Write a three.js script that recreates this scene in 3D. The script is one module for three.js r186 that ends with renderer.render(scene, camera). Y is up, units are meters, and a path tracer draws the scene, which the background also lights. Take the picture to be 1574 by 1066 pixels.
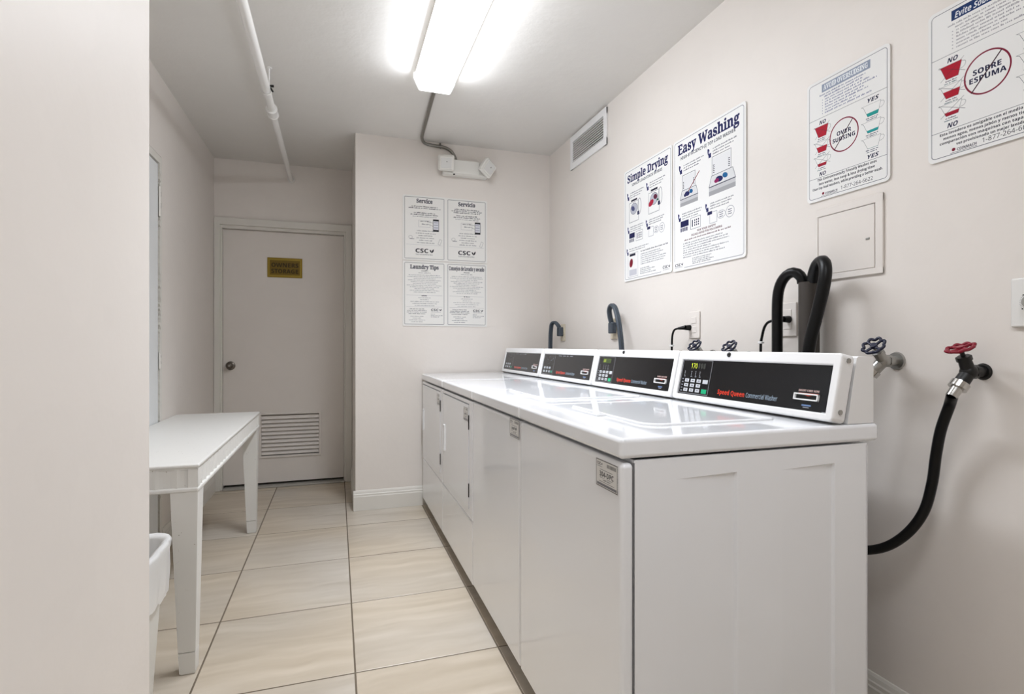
import * as THREE from 'three';
import { RoundedBoxGeometry } from 'three/addons/geometries/RoundedBoxGeometry.js';
import { mergeGeometries } from 'three/addons/utils/BufferGeometryUtils.js';
import { RectAreaLightUniformsLib } from 'three/addons/lights/RectAreaLightUniformsLib.js';

// ---------------------------------------------------------------- camera, exposure
RectAreaLightUniformsLib.init();
const scene = new THREE.Scene();
scene.background = new THREE.Color(0x000000);
const EYE = 1.1155, YAW = 0.3162, FOCAL = 823;
const camera = new THREE.PerspectiveCamera(2 * Math.atan(533 / FOCAL) * 180 / Math.PI, 1574 / 1066, 0.05, 40);
camera.position.set(0, EYE, 0);
camera.rotation.set(0, -YAW, 0);
camera.setViewOffset(1574, 1066, 0, 2.4, 1574, 1066);
camera.updateProjectionMatrix();
const renderer = new THREE.WebGLRenderer({ antialias: true });
renderer.toneMapping = THREE.LinearToneMapping;
renderer.toneMappingExposure = 1.3;
renderer.shadowMap.enabled = true;
const LAMP_LEVEL = 12;            // radiance of a fluorescent lens, straight down
const LAMP_SIDE = 13;             // radiance of its sloping sides
const LAMP_BEAM = 1.9;            // candela of each of the beams the prismatic lens throws down
const LAMP_COLOR = 0xf0f6ff;

// ---------------------------------------------------------------- room measures (metres)
const XR = 1.534, XL = -0.892, XS = -0.40, ZS = -1.40;      // right wall, left wall, entry wall face and its end
const ZB = -3.765, XB = 0.12, ZD = -4.60, ZF = 1.30, H = 2.55; // back wall, its corner, door wall, front wall, ceiling
const PI = Math.PI;
const D2Z0 = -3.262, D2Z1 = -2.42, D2TOP = 2.075;         // side door opening in the left wall

// ---------------------------------------------------------------- small helpers
function rng(seed) { let s = seed >>> 0; return () => { s = (s + 0x6D2B79F5) >>> 0; let t = s; t = Math.imul(t ^ (t >>> 15), t | 1); t ^= t + Math.imul(t ^ (t >>> 7), t | 61); return ((t ^ (t >>> 14)) >>> 0) / 4294967296; }; }
function lattice(seed, n) { const r = rng(seed), a = new Float32Array(n * n); for (let i = 0; i < a.length; i++) a[i] = r(); return a; }
function periodicNoise(seed, nx, ny) {       // value noise, period 1 in u and v
  const r = rng(seed), a = new Float32Array(nx * ny); for (let i = 0; i < a.length; i++) a[i] = r();
  return (u, v) => {
    const x = u * nx, y = v * ny, x0 = Math.floor(x), y0 = Math.floor(y); let fx = x - x0, fy = y - y0;
    fx = fx * fx * (3 - 2 * fx); fy = fy * fy * (3 - 2 * fy);
    const m = (k, n) => ((k % n) + n) % n, A = (i, j) => a[m(j, ny) * nx + m(i, nx)];
    return (A(x0, y0) * (1 - fx) + A(x0 + 1, y0) * fx) * (1 - fy) + (A(x0, y0 + 1) * (1 - fx) + A(x0 + 1, y0 + 1) * fx) * fy;
  };
}
function dataTexture(n, f, color) {
  const d = new Uint8Array(n * n * 4);
  for (let j = 0; j < n; j++) for (let i = 0; i < n; i++) { const c = f(i / n, j / n), k = (j * n + i) * 4; d[k] = c[0]; d[k + 1] = c[1]; d[k + 2] = c[2]; d[k + 3] = 255; }
  const t = new THREE.DataTexture(d, n, n); t.wrapS = t.wrapT = THREE.RepeatWrapping; t.magFilter = THREE.LinearFilter; t.minFilter = THREE.LinearMipmapLinearFilter; t.generateMipmaps = true;
  if (color) t.colorSpace = THREE.SRGBColorSpace; t.needsUpdate = true; return t;
}
const flat = (g) => g.index ? g.toNonIndexed() : g;
function merge(list) {
  list = list.map(flat).map((g) => { for (const k of Object.keys(g.attributes)) if (!['position', 'normal', 'uv'].includes(k)) g.deleteAttribute(k); g.clearGroups(); if (!g.attributes.uv) g.setAttribute('uv', new THREE.BufferAttribute(new Float32Array(g.attributes.position.count * 2), 2)); return g; });
  return list.length === 1 ? list[0] : mergeGeometries(list);
}
function uvMetres(g) {               // planar uv in metres by the way each face points
  g = flat(g); const p = g.attributes.position, n = g.attributes.normal, uv = new Float32Array(p.count * 2);
  for (let i = 0; i < p.count; i++) {
    const ax = Math.abs(n.getX(i)), ay = Math.abs(n.getY(i)), az = Math.abs(n.getZ(i)), x = p.getX(i), y = p.getY(i), z = p.getZ(i);
    if (ay >= ax && ay >= az) { uv[2 * i] = x; uv[2 * i + 1] = -z; } else if (ax >= az) { uv[2 * i] = z; uv[2 * i + 1] = y; } else { uv[2 * i] = x; uv[2 * i + 1] = y; }
  }
  g.setAttribute('uv', new THREE.BufferAttribute(uv, 2)); return g;
}
const bx = (x0, x1, y0, y1, z0, z1) => uvMetres(new THREE.BoxGeometry(x1 - x0, y1 - y0, z1 - z0).translate((x0 + x1) / 2, (y0 + y1) / 2, (z0 + z1) / 2));
const rbx = (x0, x1, y0, y1, z0, z1, r = 0.004, s = 3) => uvMetres(new RoundedBoxGeometry(x1 - x0, y1 - y0, z1 - z0, s, Math.min(r, (x1 - x0) / 2.01, (y1 - y0) / 2.01, (z1 - z0) / 2.01)).translate((x0 + x1) / 2, (y0 + y1) / 2, (z0 + z1) / 2));
const cyl = (r0, r1, h, seg = 20) => new THREE.CylinderGeometry(r1, r0, h, seg);
function between(a, b, r0, r1 = r0, seg = 18) {   // a cylinder from a to b
  const A = new THREE.Vector3(...a), Bv = new THREE.Vector3(...b), d = Bv.clone().sub(A), g = cyl(r0, r1, d.length(), seg);
  g.applyQuaternion(new THREE.Quaternion().setFromUnitVectors(new THREE.Vector3(0, 1, 0), d.clone().normalize())); const c = A.add(Bv).multiplyScalar(.5); return g.translate(c.x, c.y, c.z);
}
const tube = (pts, r, seg = 64, rad = 12, closed = false) => new THREE.TubeGeometry(new THREE.CatmullRomCurve3(pts.map((p) => new THREE.Vector3(...p)), closed, 'catmullrom', .5), seg, r, rad, closed);
const lathe = (pts, seg = 28) => new THREE.LatheGeometry(pts.map(([r, y]) => new THREE.Vector2(r, y)), seg);
const used = {};
function numbered(n) { if (!(n in used)) { used[n] = 0; return n; } return n + '_' + String(++used[n]).padStart(3, '0'); }
function shade(m) { m.castShadow = m.receiveShadow = true; return m; }
function part(name, geo, material, parent) { const m = shade(new THREE.Mesh(Array.isArray(geo) ? merge(geo) : geo, material)); m.name = name; parent.add(m); return m; }
function thing(name, label, category, pos = [0, 0, 0], turn = 0, group) {
  const o = new THREE.Group(); o.name = numbered(name); o.position.set(...pos); o.rotation.y = turn; o.userData = { label, category }; if (group) o.userData.group = group; scene.add(o); return o;
}
function single(name, label, category, geo, material, group) {
  const m = shade(new THREE.Mesh(Array.isArray(geo) ? merge(geo) : geo, material)); m.name = numbered(name); m.userData = { label, category }; if (group) m.userData.group = group; scene.add(m); return m;
}
function struct(name, geo, material, label) { const m = shade(new THREE.Mesh(Array.isArray(geo) ? merge(geo) : geo, material)); m.name = name; m.userData = { kind: 'structure', label }; scene.add(m); return m; }
function structGroup(name, label) { const g = new THREE.Group(); g.name = name; g.userData = { kind: 'structure', label }; scene.add(g); return g; }
const WALLTURN = -PI / 2;            // local +z looks to world -x, local +x runs to world +z

// ---------------------------------------------------------------- materials
const nA = periodicNoise(11, 6, 6), nB = periodicNoise(12, 48, 48), nC = periodicNoise(13, 160, 160), nD = periodicNoise(14, 17, 17);
const wallBump = dataTexture(512, (u, v) => { const k = 255 * (.45 * nA(u, v) + .25 * nD(u, v) + .2 * nB(u, v) + .1 * nC(u, v)); return [k, k, k]; });
const wallTint = dataTexture(256, (u, v) => { const k = 250 + 5 * (nA(u, v) * .6 + nD(u, v) * .4); return [k, k, k]; }, true);
wallTint.repeat.set(.5, .5); wallBump.repeat.set(.8, .8);
const std = (color, roughness = .5, extra = {}) => new THREE.MeshPhysicalMaterial({ color, roughness, ...extra });
const M = {};
M.wall = std(0xebe4dd, .45, { map: wallTint, bumpMap: wallBump, bumpScale: .0012 });
M.ceiling = std(0xe8e5e0, .45, { map: wallTint, bumpMap: wallBump, bumpScale: .002 });
M.trim = std(0xe2ded6, .35);
M.door = std(0xe8e1da, .45, { map: wallTint, bumpMap: wallBump, bumpScale: .001 });
M.doorBlue = std(0xe6e8e8, .4);
M.white = std(0xf3f4f6, .10, { specularIntensity: 1, clearcoat: .32, clearcoatRoughness: .03 });
M.bezel = std(0xf0efee, .3);
M.plastic = std(0xe6e4de, .4);
M.switchPlate = std(0xe9e7e3, .35);
M.ivory = std(0xddd3bd, .4);
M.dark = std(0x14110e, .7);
M.black = std(0x0b0b0d, .32);
M.rubber = std(0x070708, .36, { specularIntensity: .5 });
M.cordGrey = std(0x3e4751, .45);
M.steel = std(0xa9a8a4, .35, { metalness: 1 });
M.chrome = std(0xc4c2be, .14, { metalness: 1 });
M.darkSteel = std(0x6e6861, .28, { metalness: 1 });
M.conduit = std(0x8a8781, .38, { metalness: .85 });
M.brass = std(0x8f772c, .35, { metalness: .8 });
M.iron = std(0x1b1a1a, .42, { metalness: .3 });
M.red = std(0x860f28, .35);
M.navy = std(0x161a34, .35);
M.grout = std(0x6e6253, .9);
M.slot = std(0x050505, .5);
M.pipe = std(0xeceae6, .35);
M.pvc = std(0x3a342f, .55);
M.threshold = std(0xaaa69e, .4);
// bench paint with scuffs
M.bench = (() => {
  const c = document.createElement('canvas'); c.width = c.height = 1024; const g = c.getContext('2d'), r = rng(71);
  g.fillStyle = '#e3e1dc'; g.fillRect(0, 0, 1024, 1024);
  for (let i = 0; i < 90; i++) { g.strokeStyle = `rgba(150,146,134,${.08 + .22 * r()})`; g.lineWidth = .6 + 1.2 * r(); const x = r() * 1024, y = r() * 1024, a = r() * 6.3, l = 4 + 26 * r(); g.beginPath(); g.moveTo(x, y); g.lineTo(x + l * Math.cos(a), y + l * Math.sin(a)); g.stroke(); }
  for (let i = 0; i < 90; i++) { g.fillStyle = `rgba(112,100,82,${.25 + .5 * r()})`; g.beginPath(); g.ellipse(r() * 1024, r() * 1024, .8 + 2 * r(), .6 + 1.2 * r(), r() * 3, 0, 6.3); g.fill(); }
  const t = new THREE.CanvasTexture(c); t.colorSpace = THREE.SRGBColorSpace; t.wrapS = t.wrapT = THREE.RepeatWrapping; t.repeat.set(1, 1);
  return std(0xffffff, .4, { map: t });
})();
// floor tile: beige stone look with drawn-out veins
M.tile = (() => {
  const w1 = periodicNoise(31, 3, 4), w2 = periodicNoise(32, 5, 28), w3 = periodicNoise(33, 9, 70), w4 = periodicNoise(34, 4, 5), w5 = periodicNoise(35, 12, 12), w6 = periodicNoise(36, 40, 160);
  const t = dataTexture(1024, (u, v) => {
    const uu = u + .05 * (w5(u, v) - .5), vv = v + .06 * (w1(u, v) - .5) + .02 * (w5(u, v) - .5);
    let s = .42 * w2(uu, vv) + .28 * w3(uu, vv) + .22 * w4(u, v) + .08 * w6(uu, vv); s = (s - .5) * 1.3;
    const warm = w1(u + .4, v + .2) - .5;
    return [198 + 27 * s + 5 * warm, 186 + 29 * s - 1 * warm, 169 + 32 * s - 10 * warm].map((x) => Math.max(0, Math.min(255, x)));
  }, true);
  return std(0xffffff, .32, { map: t });
})();

// ---------------------------------------------------------------- floor: grout bed and single tiles
{
  const TX = 0.5075, TZ = 0.520, gx = 0.060, gz = -1.902, G = 0.0060;
  const floor = structGroup('floor', 'beige stone-look tile floor');
  part('grout_bed', [bx(XL - .05, XR + .05, -.05, -.001, ZB, ZS), bx(XL - .05, XB + .03, -.05, -.001, ZD - .62, ZB), bx(XL - .5, XL - .05, -.05, -.001, D2Z0 - .3, D2Z1 + .3), bx(XS - .05, XR + .05, -.05, -.001, ZS, ZF + .05)], M.grout, floor);
  const r = rng(5), zones = [[XL, XR, ZB, ZS], [XL, XB, ZD - .002, ZB], [XS, XR, ZS, ZF]];
  function tileGeo(x0, x1, z0, z1, ou, ov, tilt) {
    const c = .0016, y1 = tilt, y0 = -.012, ys = y1 - .0009, P = [], V = (x, y, z) => [x, y, z];
    const a = [V(x0, ys, z0), V(x1, ys, z0), V(x1, ys, z1), V(x0, ys, z1)], b = [V(x0 + c, y1, z0 + c), V(x1 - c, y1, z0 + c), V(x1 - c, y1, z1 - c), V(x0 + c, y1, z1 - c)], d = [V(x0, y0, z0), V(x1, y0, z0), V(x1, y0, z1), V(x0, y0, z1)];
    const quad = (p, q, s, t) => P.push(p, s, q, p, t, s);
    quad(b[0], b[1], b[2], b[3]);
    for (let i = 0; i < 4; i++) { const j = (i + 1) % 4; quad(a[i], a[j], b[j], b[i]); quad(d[i], d[j], a[j], a[i]); }
    const g = new THREE.BufferGeometry(); g.setAttribute('position', new THREE.BufferAttribute(new Float32Array(P.flat()), 3)); g.computeVertexNormals();
    const uv = new Float32Array(P.length * 2); P.forEach((p, i) => { uv[2 * i] = p[0] / 1.3 + ou; uv[2 * i + 1] = p[2] / 1.3 + ov; }); g.setAttribute('uv', new THREE.BufferAttribute(uv, 2)); return g;
  }
  for (let j = -8; j < 7; j++) for (let i = -3; i < 5; i++) {
    const cx0 = gx + i * TX + G / 2, cx1 = gx + (i + 1) * TX - G / 2, cz0 = gz + j * TZ + G / 2, cz1 = gz + (j + 1) * TZ - G / 2, ou = r(), ov = r(), ti = (r() - .5) * .0006;
    for (const [a, b, c, d] of zones) {
      const x0 = Math.max(cx0, a), x1 = Math.min(cx1, b), z0 = Math.max(cz0, c), z1 = Math.min(cz1, d);
      if (x1 - x0 > .012 && z1 - z0 > .012) part('tile', tileGeo(x0, x1, z0, z1, ou, ov, ti), M.tile, floor);
    }
  }
}

// ---------------------------------------------------------------- walls and ceiling
const T = .12;
struct('ceiling', [bx(XL - T, XR + T, H, H + T, ZD - .65, ZF + T)], M.ceiling, 'grey-white painted ceiling');
const VZ0 = -3.333, VZ1 = -2.887, VY0 = 2.356, VY1 = 2.496;   // duct opening behind the air grille
struct('wall_right', [bx(XR, XR + T, -.05, VY0, ZB - .05, ZF + T), bx(XR, XR + T, VY1, H, ZB - .05, ZF + T), bx(XR, XR + T, VY0, VY1, ZB - .05, VZ0), bx(XR, XR + T, VY0, VY1, VZ1, ZF + T)], M.wall, 'beige painted wall behind the machines');
struct('wall_back', [bx(XB, XR + T, -.05, H, ZD - .65, ZB)], M.wall, 'beige painted wall with paper signs');
struct('wall_left', [bx(XL - .5, XL - .45, -.05, H, D2Z0 - .3, D2Z1 + .3), bx(XL - .46, XL - T + .01, -.05, H, D2Z0 - .3, D2Z0 - .25), bx(XL - .46, XL - T + .01, -.05, H, D2Z1 + .25, D2Z1 + .3), bx(XL - T, XL, -.05, H, ZD - .65, D2Z0 - .045), bx(XL - T, XL, D2TOP + .045, H, D2Z0 - .045, D2Z1 + .045), bx(XL - T, XL, -.05, H, D2Z1 + .045, ZS)], M.wall, 'beige painted wall beside the bench');
struct('wall_alcove', [bx(XL, XB, 2.098, H, ZD - .16, ZD), bx(XL, XB, -.05, H, ZD - .65, ZD - .6)], M.wall, 'beige painted wall around the storage door');
struct('wall_entry', [rbx(XL - T, XS, -.05, H, ZS, ZF + T, .006)], M.wall, 'smooth pale wall beside the entrance');
struct('wall_front', [bx(XS, XR, -.05, H, ZF, ZF + T)], M.wall, 'beige wall closing the room');

// baseboards: profile [out, y]
function baseboard(name, a, b, n, label) {     // from a to b (x,z) along the wall, n points into the room
  const prof = [[0, 0], [.014, 0], [.014, .092], [.0115, .097], [.0115, .108], [.009, .112], [.0065, .124], [.003, .132], [0, .134]];
  const len = Math.hypot(b[0] - a[0], b[1] - a[1]);
  const sh = new THREE.Shape(prof.map(([o, y]) => new THREE.Vector2(o, y)));
  const g = new THREE.ExtrudeGeometry(sh, { depth: len, bevelEnabled: false, steps: 1 });
  const X = new THREE.Vector3(n[0], 0, n[1]), Y = new THREE.Vector3(0, 1, 0), Z = new THREE.Vector3((b[0] - a[0]) / len, 0, (b[1] - a[1]) / len);
  const m = new THREE.Matrix4().makeBasis(X, Y, Z).setPosition(a[0], 0.0005, a[1]);
  g.applyMatrix4(m);
  if (new THREE.Vector3().crossVectors(X, Y).dot(Z) < 0) { const q = flat(g), p = q.attributes.position; for (let i = 0; i < p.count; i += 3) for (const at of Object.values(q.attributes)) { const s = at.itemSize; for (let k = 0; k < s; k++) { const t = at.array[(i + 1) * s + k]; at.array[(i + 1) * s + k] = at.array[(i + 2) * s + k]; at.array[(i + 2) * s + k] = t; } } q.computeVertexNormals(); return struct(name, [q], M.trim, label); }
  return struct(name, [g], M.trim, label);
}
baseboard('baseboard_back', [XB - .014, ZB], [XR, ZB], [0, 1], 'white moulded baseboard under the paper signs');
baseboard('baseboard_alcove', [XB, ZD + .03], [XB, ZB - .0005], [-1, 0], 'white moulded baseboard on the corner return');
baseboard('baseboard_left', [XL, ZD + .03], [XL, D2Z0 - .046], [1, 0], 'white moulded baseboard behind the bench');
baseboard('baseboard_right', [XR, ZB + .014], [XR, ZF], [-1, 0], 'white moulded baseboard behind the machines');
baseboard('baseboard_entry', [XS, ZS], [XS, ZF], [1, 0], 'white moulded baseboard at the entrance wall');

// ---------------------------------------------------------------- storage door
{
  const d = structGroup('door_1', 'beige flush storage door with low louvre grille');
  const L = -.838, R = .056, TOP = 2.02, z = ZD - .035;
  part('door_leaf', [bx(L + .002, -.585, .030, TOP - .003, z - .04, z), bx(-.12, R - .002, .030, TOP - .003, z - .04, z), bx(-.585, -.12, .030, .228, z - .04, z), bx(-.585, -.12, .578, TOP - .003, z - .04, z)], M.door, d);
  // casing, stop
  part('casing', [rbx(XL + .001, L + .001 - .012, .001, 2.097, ZD - .05, ZD + .022, .004), rbx(R + .012, XB - .001, .001, 2.097, ZD - .05, ZD + .022, .004), rbx(XL + .001, XB - .001, 2.042, 2.097, ZD - .05, ZD + .0225, .004)], M.trim, d);
  part('door_stop', [rbx(L - .014, L + .001, .001, 2.044, ZD - .09, ZD + .004, .003), rbx(R - .001, R + .014, .001, 2.044, ZD - .09, ZD + .004, .003), rbx(L - .014, R + .014, TOP - .001, 2.044, ZD - .09, ZD + .0035, .003)], M.trim, d);
  part('threshold', [rbx(XL + .06, XB - .06, .0005, .012, ZD - .09, ZD + .03, .004)], M.threshold, d);
  // louvre
  const lv = part('louvre_frame', [rbx(-.585, -.12, .565, .583, z - .03, z + .008, .003), rbx(-.585, -.12, .223, .241, z - .03, z + .008, .003), rbx(-.585, -.567, .223, .583, z - .03, z + .0078, .003), rbx(-.138, -.12, .223, .583, z - .03, z + .0078, .003)], M.door, d);
  const slat = rbx(-.214, .214, -.0165, .0165, -.0025, .0025, .002, 2); slat.rotateX(-.62);
  for (let i = 0; i < 10; i++) { const s = part('slat', slat, M.door, lv); s.position.set(-.3525, .2625 + i * .0312, z - .006); }
  const kn = part('door_knob', lathe([[0, .062], [.012, .061], [.02, .056], [.0255, .047], [.026, .038], [.021, .029], [.013, .022], [.011, .012], [.02, .008], [.031, .006], [.034, .002], [.034, 0]]), M.darkSteel, d);
  kn.rotation.x = PI / 2; kn.position.set(-.785, .958, z);
  const ks = part('keyhole', [new THREE.CylinderGeometry(.006, .006, .003, 16)], M.chrome, kn); ks.position.set(0, .062, 0);
}

// ---------------------------------------------------------------- side door behind the entry wall (left wall)
{
  const d = structGroup('door_2', 'grey painted side door with chipped paint along its hinges');
  part('door_leaf', [bx(XL - .05, XL - .001, .012, D2TOP - .008, D2Z0 + .012, D2Z1 - .004)], M.doorBlue, d);
  // frame whose inner paint edge is broken away
  const r = rng(9), pts = [];
  const yTop = D2TOP + .038, zo = D2Z0 - .04;
  const sh = new THREE.Shape(); sh.moveTo(-zo, .001); sh.lineTo(-zo, yTop); sh.lineTo(-(D2Z1 + .04), yTop); sh.lineTo(-(D2Z1 + .04), D2TOP);
  sh.lineTo(-D2Z0 - .002, D2TOP);
  for (let y = D2TOP - .01; y > .01; y -= .012) { const chip = (y > 1.72 && y < 2.02) || (y > 1.2 && y < 1.5) || (y > .3 && y < .62); sh.lineTo(-D2Z0 + (chip ? .016 * r() : .005 * r()) - .001, y); }
  sh.lineTo(-D2Z0, .001);
  const g = new THREE.ExtrudeGeometry(sh, { depth: .045, bevelEnabled: false }); g.rotateY(PI / 2).translate(XL - .04, 0, 0);
  part('door_frame', [g], M.trim, d);
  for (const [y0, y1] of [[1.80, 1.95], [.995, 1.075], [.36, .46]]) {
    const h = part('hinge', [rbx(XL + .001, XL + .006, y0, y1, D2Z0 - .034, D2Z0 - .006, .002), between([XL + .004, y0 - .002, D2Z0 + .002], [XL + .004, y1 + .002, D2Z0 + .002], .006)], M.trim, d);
    part('chip_and_gap_shade', [bx(XL + .0015, XL + .0075, y0 + .28 * (y1 - y0), y0 + .46 * (y1 - y0), D2Z0 - .012, D2Z0 - .007), bx(XL + .0015, XL + .0075, y0 + .7 * (y1 - y0), y0 + .86 * (y1 - y0), D2Z0 - .012, D2Z0 - .007)], M.dark, h);  // dark blocks: chipped paint plus the shade of the hinge-pin gap, painted in
  }
}

// ---------------------------------------------------------------- fluorescent fixtures (glowing lens and area lights on its three faces)
M.lens = new THREE.MeshPhysicalMaterial({ color: 0xf6f6f6, roughness: .4, emissive: 0xffffff, emissiveIntensity: 2.2 });
function fixture(label, xc, z0, z1, power) {
  const f = thing('ceiling_light', label, 'light', [xc, H, (z0 + z1) / 2], 0, 'fluorescent ceiling lights');
  const len = z1 - z0, yb = -.086;
  part('housing', [bx(-.105, .105, -.020, -.001, -len / 2, len / 2)], M.plastic, f);
  const sec = new THREE.Shape([[-.108, -.02], [-.108, -.028], [-.082, yb + .004], [-.076, yb], [.076, yb], [.082, yb + .004], [.108, -.028], [.108, -.02]].map(([x, y]) => new THREE.Vector2(x, y)));
  part('lens', [new THREE.ExtrudeGeometry(sec, { depth: len - .012, bevelEnabled: false }).translate(0, 0, -len / 2 + .006)], M.lens, f);
  for (const s of [-1, 1]) part('end_cap', [new THREE.ExtrudeGeometry(new THREE.Shape([[-.110, -.001], [-.110, -.030], [-.084, yb + .002], [-.077, yb - .002], [.077, yb - .002], [.084, yb + .002], [.110, -.030], [.110, -.001]].map(([x, y]) => new THREE.Vector2(x, y))), { depth: .006, bevelEnabled: false }).translate(0, 0, s < 0 ? -len / 2 : len / 2 - .006)], M.lens, f);
  const lamp = (w, h, level, pos, to) => { const l = new THREE.RectAreaLight(LAMP_COLOR, level * power, w, h); l.position.set(...pos); l.castShadow = true; scene.add(l); l.lookAt(...to); return l; };
  const zc = (z0 + z1) / 2;
  lamp(.15, len - .02, LAMP_LEVEL, [xc, H + yb - .004, zc], [xc, 0, zc]).name = 'fluorescent_down';
  for (let i = 0; i < 5; i++) { const b = new THREE.SpotLight(LAMP_COLOR, LAMP_BEAM * power, 0, 1.13, 1, 2), z = z0 + len * (i + .5) / 5; b.position.set(xc, H + yb - .012, z); b.target.position.set(xc, 0, z); b.castShadow = true; b.shadow.radius = 4; b.name = 'fluorescent_beam'; scene.add(b, b.target); }
  for (const s of [-1, 1]) { const l = lamp(len - .02, .058, LAMP_SIDE, [xc + s * .114, H - .058, zc], [xc + s * 2.114, H - .058 - .4, zc]); l.name = 'fluorescent_side'; }
}
fixture('wraparound fluorescent ceiling light with glowing white lens joined to the metal conduit', .495, -2.84, -1.62, 1);
fixture('wraparound fluorescent ceiling light over the entrance', .495, -.75, .47, .38);

// ---------------------------------------------------------------- lettering and print
function canvas(w, h, draw, bg = '#f1f0ee') { const c = document.createElement('canvas'); c.width = w; c.height = h; const g = c.getContext('2d'); g.fillStyle = bg; g.fillRect(0, 0, w, h); draw(g, w, h); const t = new THREE.CanvasTexture(c); t.colorSpace = THREE.SRGBColorSpace; t.anisotropy = 8; return t; }
function fit(g, text, x, y, w, font, color, align = 'left', size = 20) { // text squeezed or stretched to a width
  g.save(); g.font = font.replace('@', size); g.fillStyle = color; g.textBaseline = 'alphabetic'; g.textAlign = 'left'; const m = g.measureText(text).width; g.translate(align === 'center' ? x - w / 2 : x, y); g.scale(w / m, 1); g.fillText(text, 0, 0); if (font.startsWith('bold')) { g.strokeStyle = color; g.lineWidth = size * (font.includes('serif') && !font.includes('sans') ? .045 : .02); g.lineJoin = 'round'; g.strokeText(text, 0, 0); } g.restore();
}
function micro(g, x, y, w, s, color, seed, center) {       // a line of print too small to read: word-shaped strokes
  const r = rng(seed); let p = 0; g.fillStyle = color; const items = [];
  while (p < w) { const n = 2 + Math.floor(r() * 8); for (let i = 0; i < n && p < w; i++) { items.push([p, s * (.3 + .2 * r()), s * (r() < .25 ? .78 : .52)]); p += s * .55; } p += s * .45; }
  for (const [q, a, h] of items) g.fillRect(x + q - (center ? w / 2 : 0), y - h, a, h);
}
function leaf(g, x, y, s, color) { g.save(); g.translate(x, y); g.fillStyle = color; g.beginPath(); g.moveTo(-.5 * s, -.7 * s); g.quadraticCurveTo(.1 * s, -.6 * s, 0, .1 * s); g.quadraticCurveTo(-.5 * s, -.1 * s, -.5 * s, -.7 * s); g.fill(); g.beginPath(); g.moveTo(.6 * s, -.9 * s); g.quadraticCurveTo(.7 * s, -.1 * s, .02 * s, .2 * s); g.quadraticCurveTo(.0 * s, -.6 * s, .6 * s, -.9 * s); g.fill(); g.restore(); }
function csc(g, x, y, w, color) { fit(g, 'CSC', x, y, w * .72, 'bold @px sans-serif', color, 'left', w * .30); leaf(g, x + w * .88, y - w * .04, w * .2, color); fit(g, 'ServiceWorks', x + w * .02, y + w * .13, w * .92, '@px sans-serif', '#77777a', 'left', w * .12); }
function frame(g, x, y, w, h, r, color, lw) { g.strokeStyle = color; g.lineWidth = lw; g.beginPath(); g.moveTo(x + r, y); g.arcTo(x + w, y, x + w, y + h, r); g.arcTo(x + w, y + h, x, y + h, r); g.arcTo(x, y + h, x, y, r); g.arcTo(x, y, x + w, y, r); g.closePath(); g.stroke(); }
function cup(g, x, y, w, h, fill, level, cross) {          // measuring cup, top left at x,y
  const X = (t, k) => x + (k ? w * (1 - .16 * t) : w * (.0 + .28 * t));
  g.strokeStyle = '#3a3d44'; g.lineWidth = 2.2;
  if (level > 0) { const t0 = 1 - level; g.fillStyle = fill; g.beginPath(); g.moveTo(X(t0, 0), y + h * t0); g.lineTo(X(t0, 1), y + h * t0); g.lineTo(X(1, 1), y + h); g.lineTo(X(1, 0), y + h); g.fill(); }
  g.beginPath(); g.moveTo(x - w * .08, y); g.lineTo(X(0, 1), y); g.lineTo(X(1, 1), y + h); g.lineTo(X(1, 0), y + h); g.lineTo(X(.12, 0), y + h * .1); g.closePath(); g.stroke();
  g.beginPath(); g.moveTo(x + w, y + h * .12); g.quadraticCurveTo(x + w * 1.2, y + h * .1, x + w * 1.17, y + h * .35); g.quadraticCurveTo(x + w * 1.14, y + h * .6, x + w * .93, y + h * .6); g.stroke();
  if (cross) { g.lineWidth = 2.6; g.strokeStyle = '#33323a'; g.beginPath(); g.moveTo(x - w * .05, y - h * .05); g.lineTo(x + w * 1.15, y + h * .85); g.moveTo(x + w * 1.1, y - h * .2); g.lineTo(x + w * .02, y + h * 1.05); g.stroke(); }
}
function stepMark(g, x, y, s) { g.fillStyle = '#20245a'; g.beginPath(); g.moveTo(x, y); g.quadraticCurveTo(x + s * .6, y - s * .1, x + s * .5, y + s * .9); g.lineTo(x + s * .9, y + s * .9); g.lineTo(x + s * .95, y + s * 1.7); g.lineTo(x + s * .3, y + s * 1.75); g.lineTo(x + s * .25, y + s * 1.2); g.quadraticCurveTo(x - s * .1, y + s * .9, x, y); g.fill(); g.fillStyle = '#d5d6e8'; g.beginPath(); g.ellipse(x + s * .42, y + s * .75, s * .14, s * .28, 0, 0, 7); g.fill(); }

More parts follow.
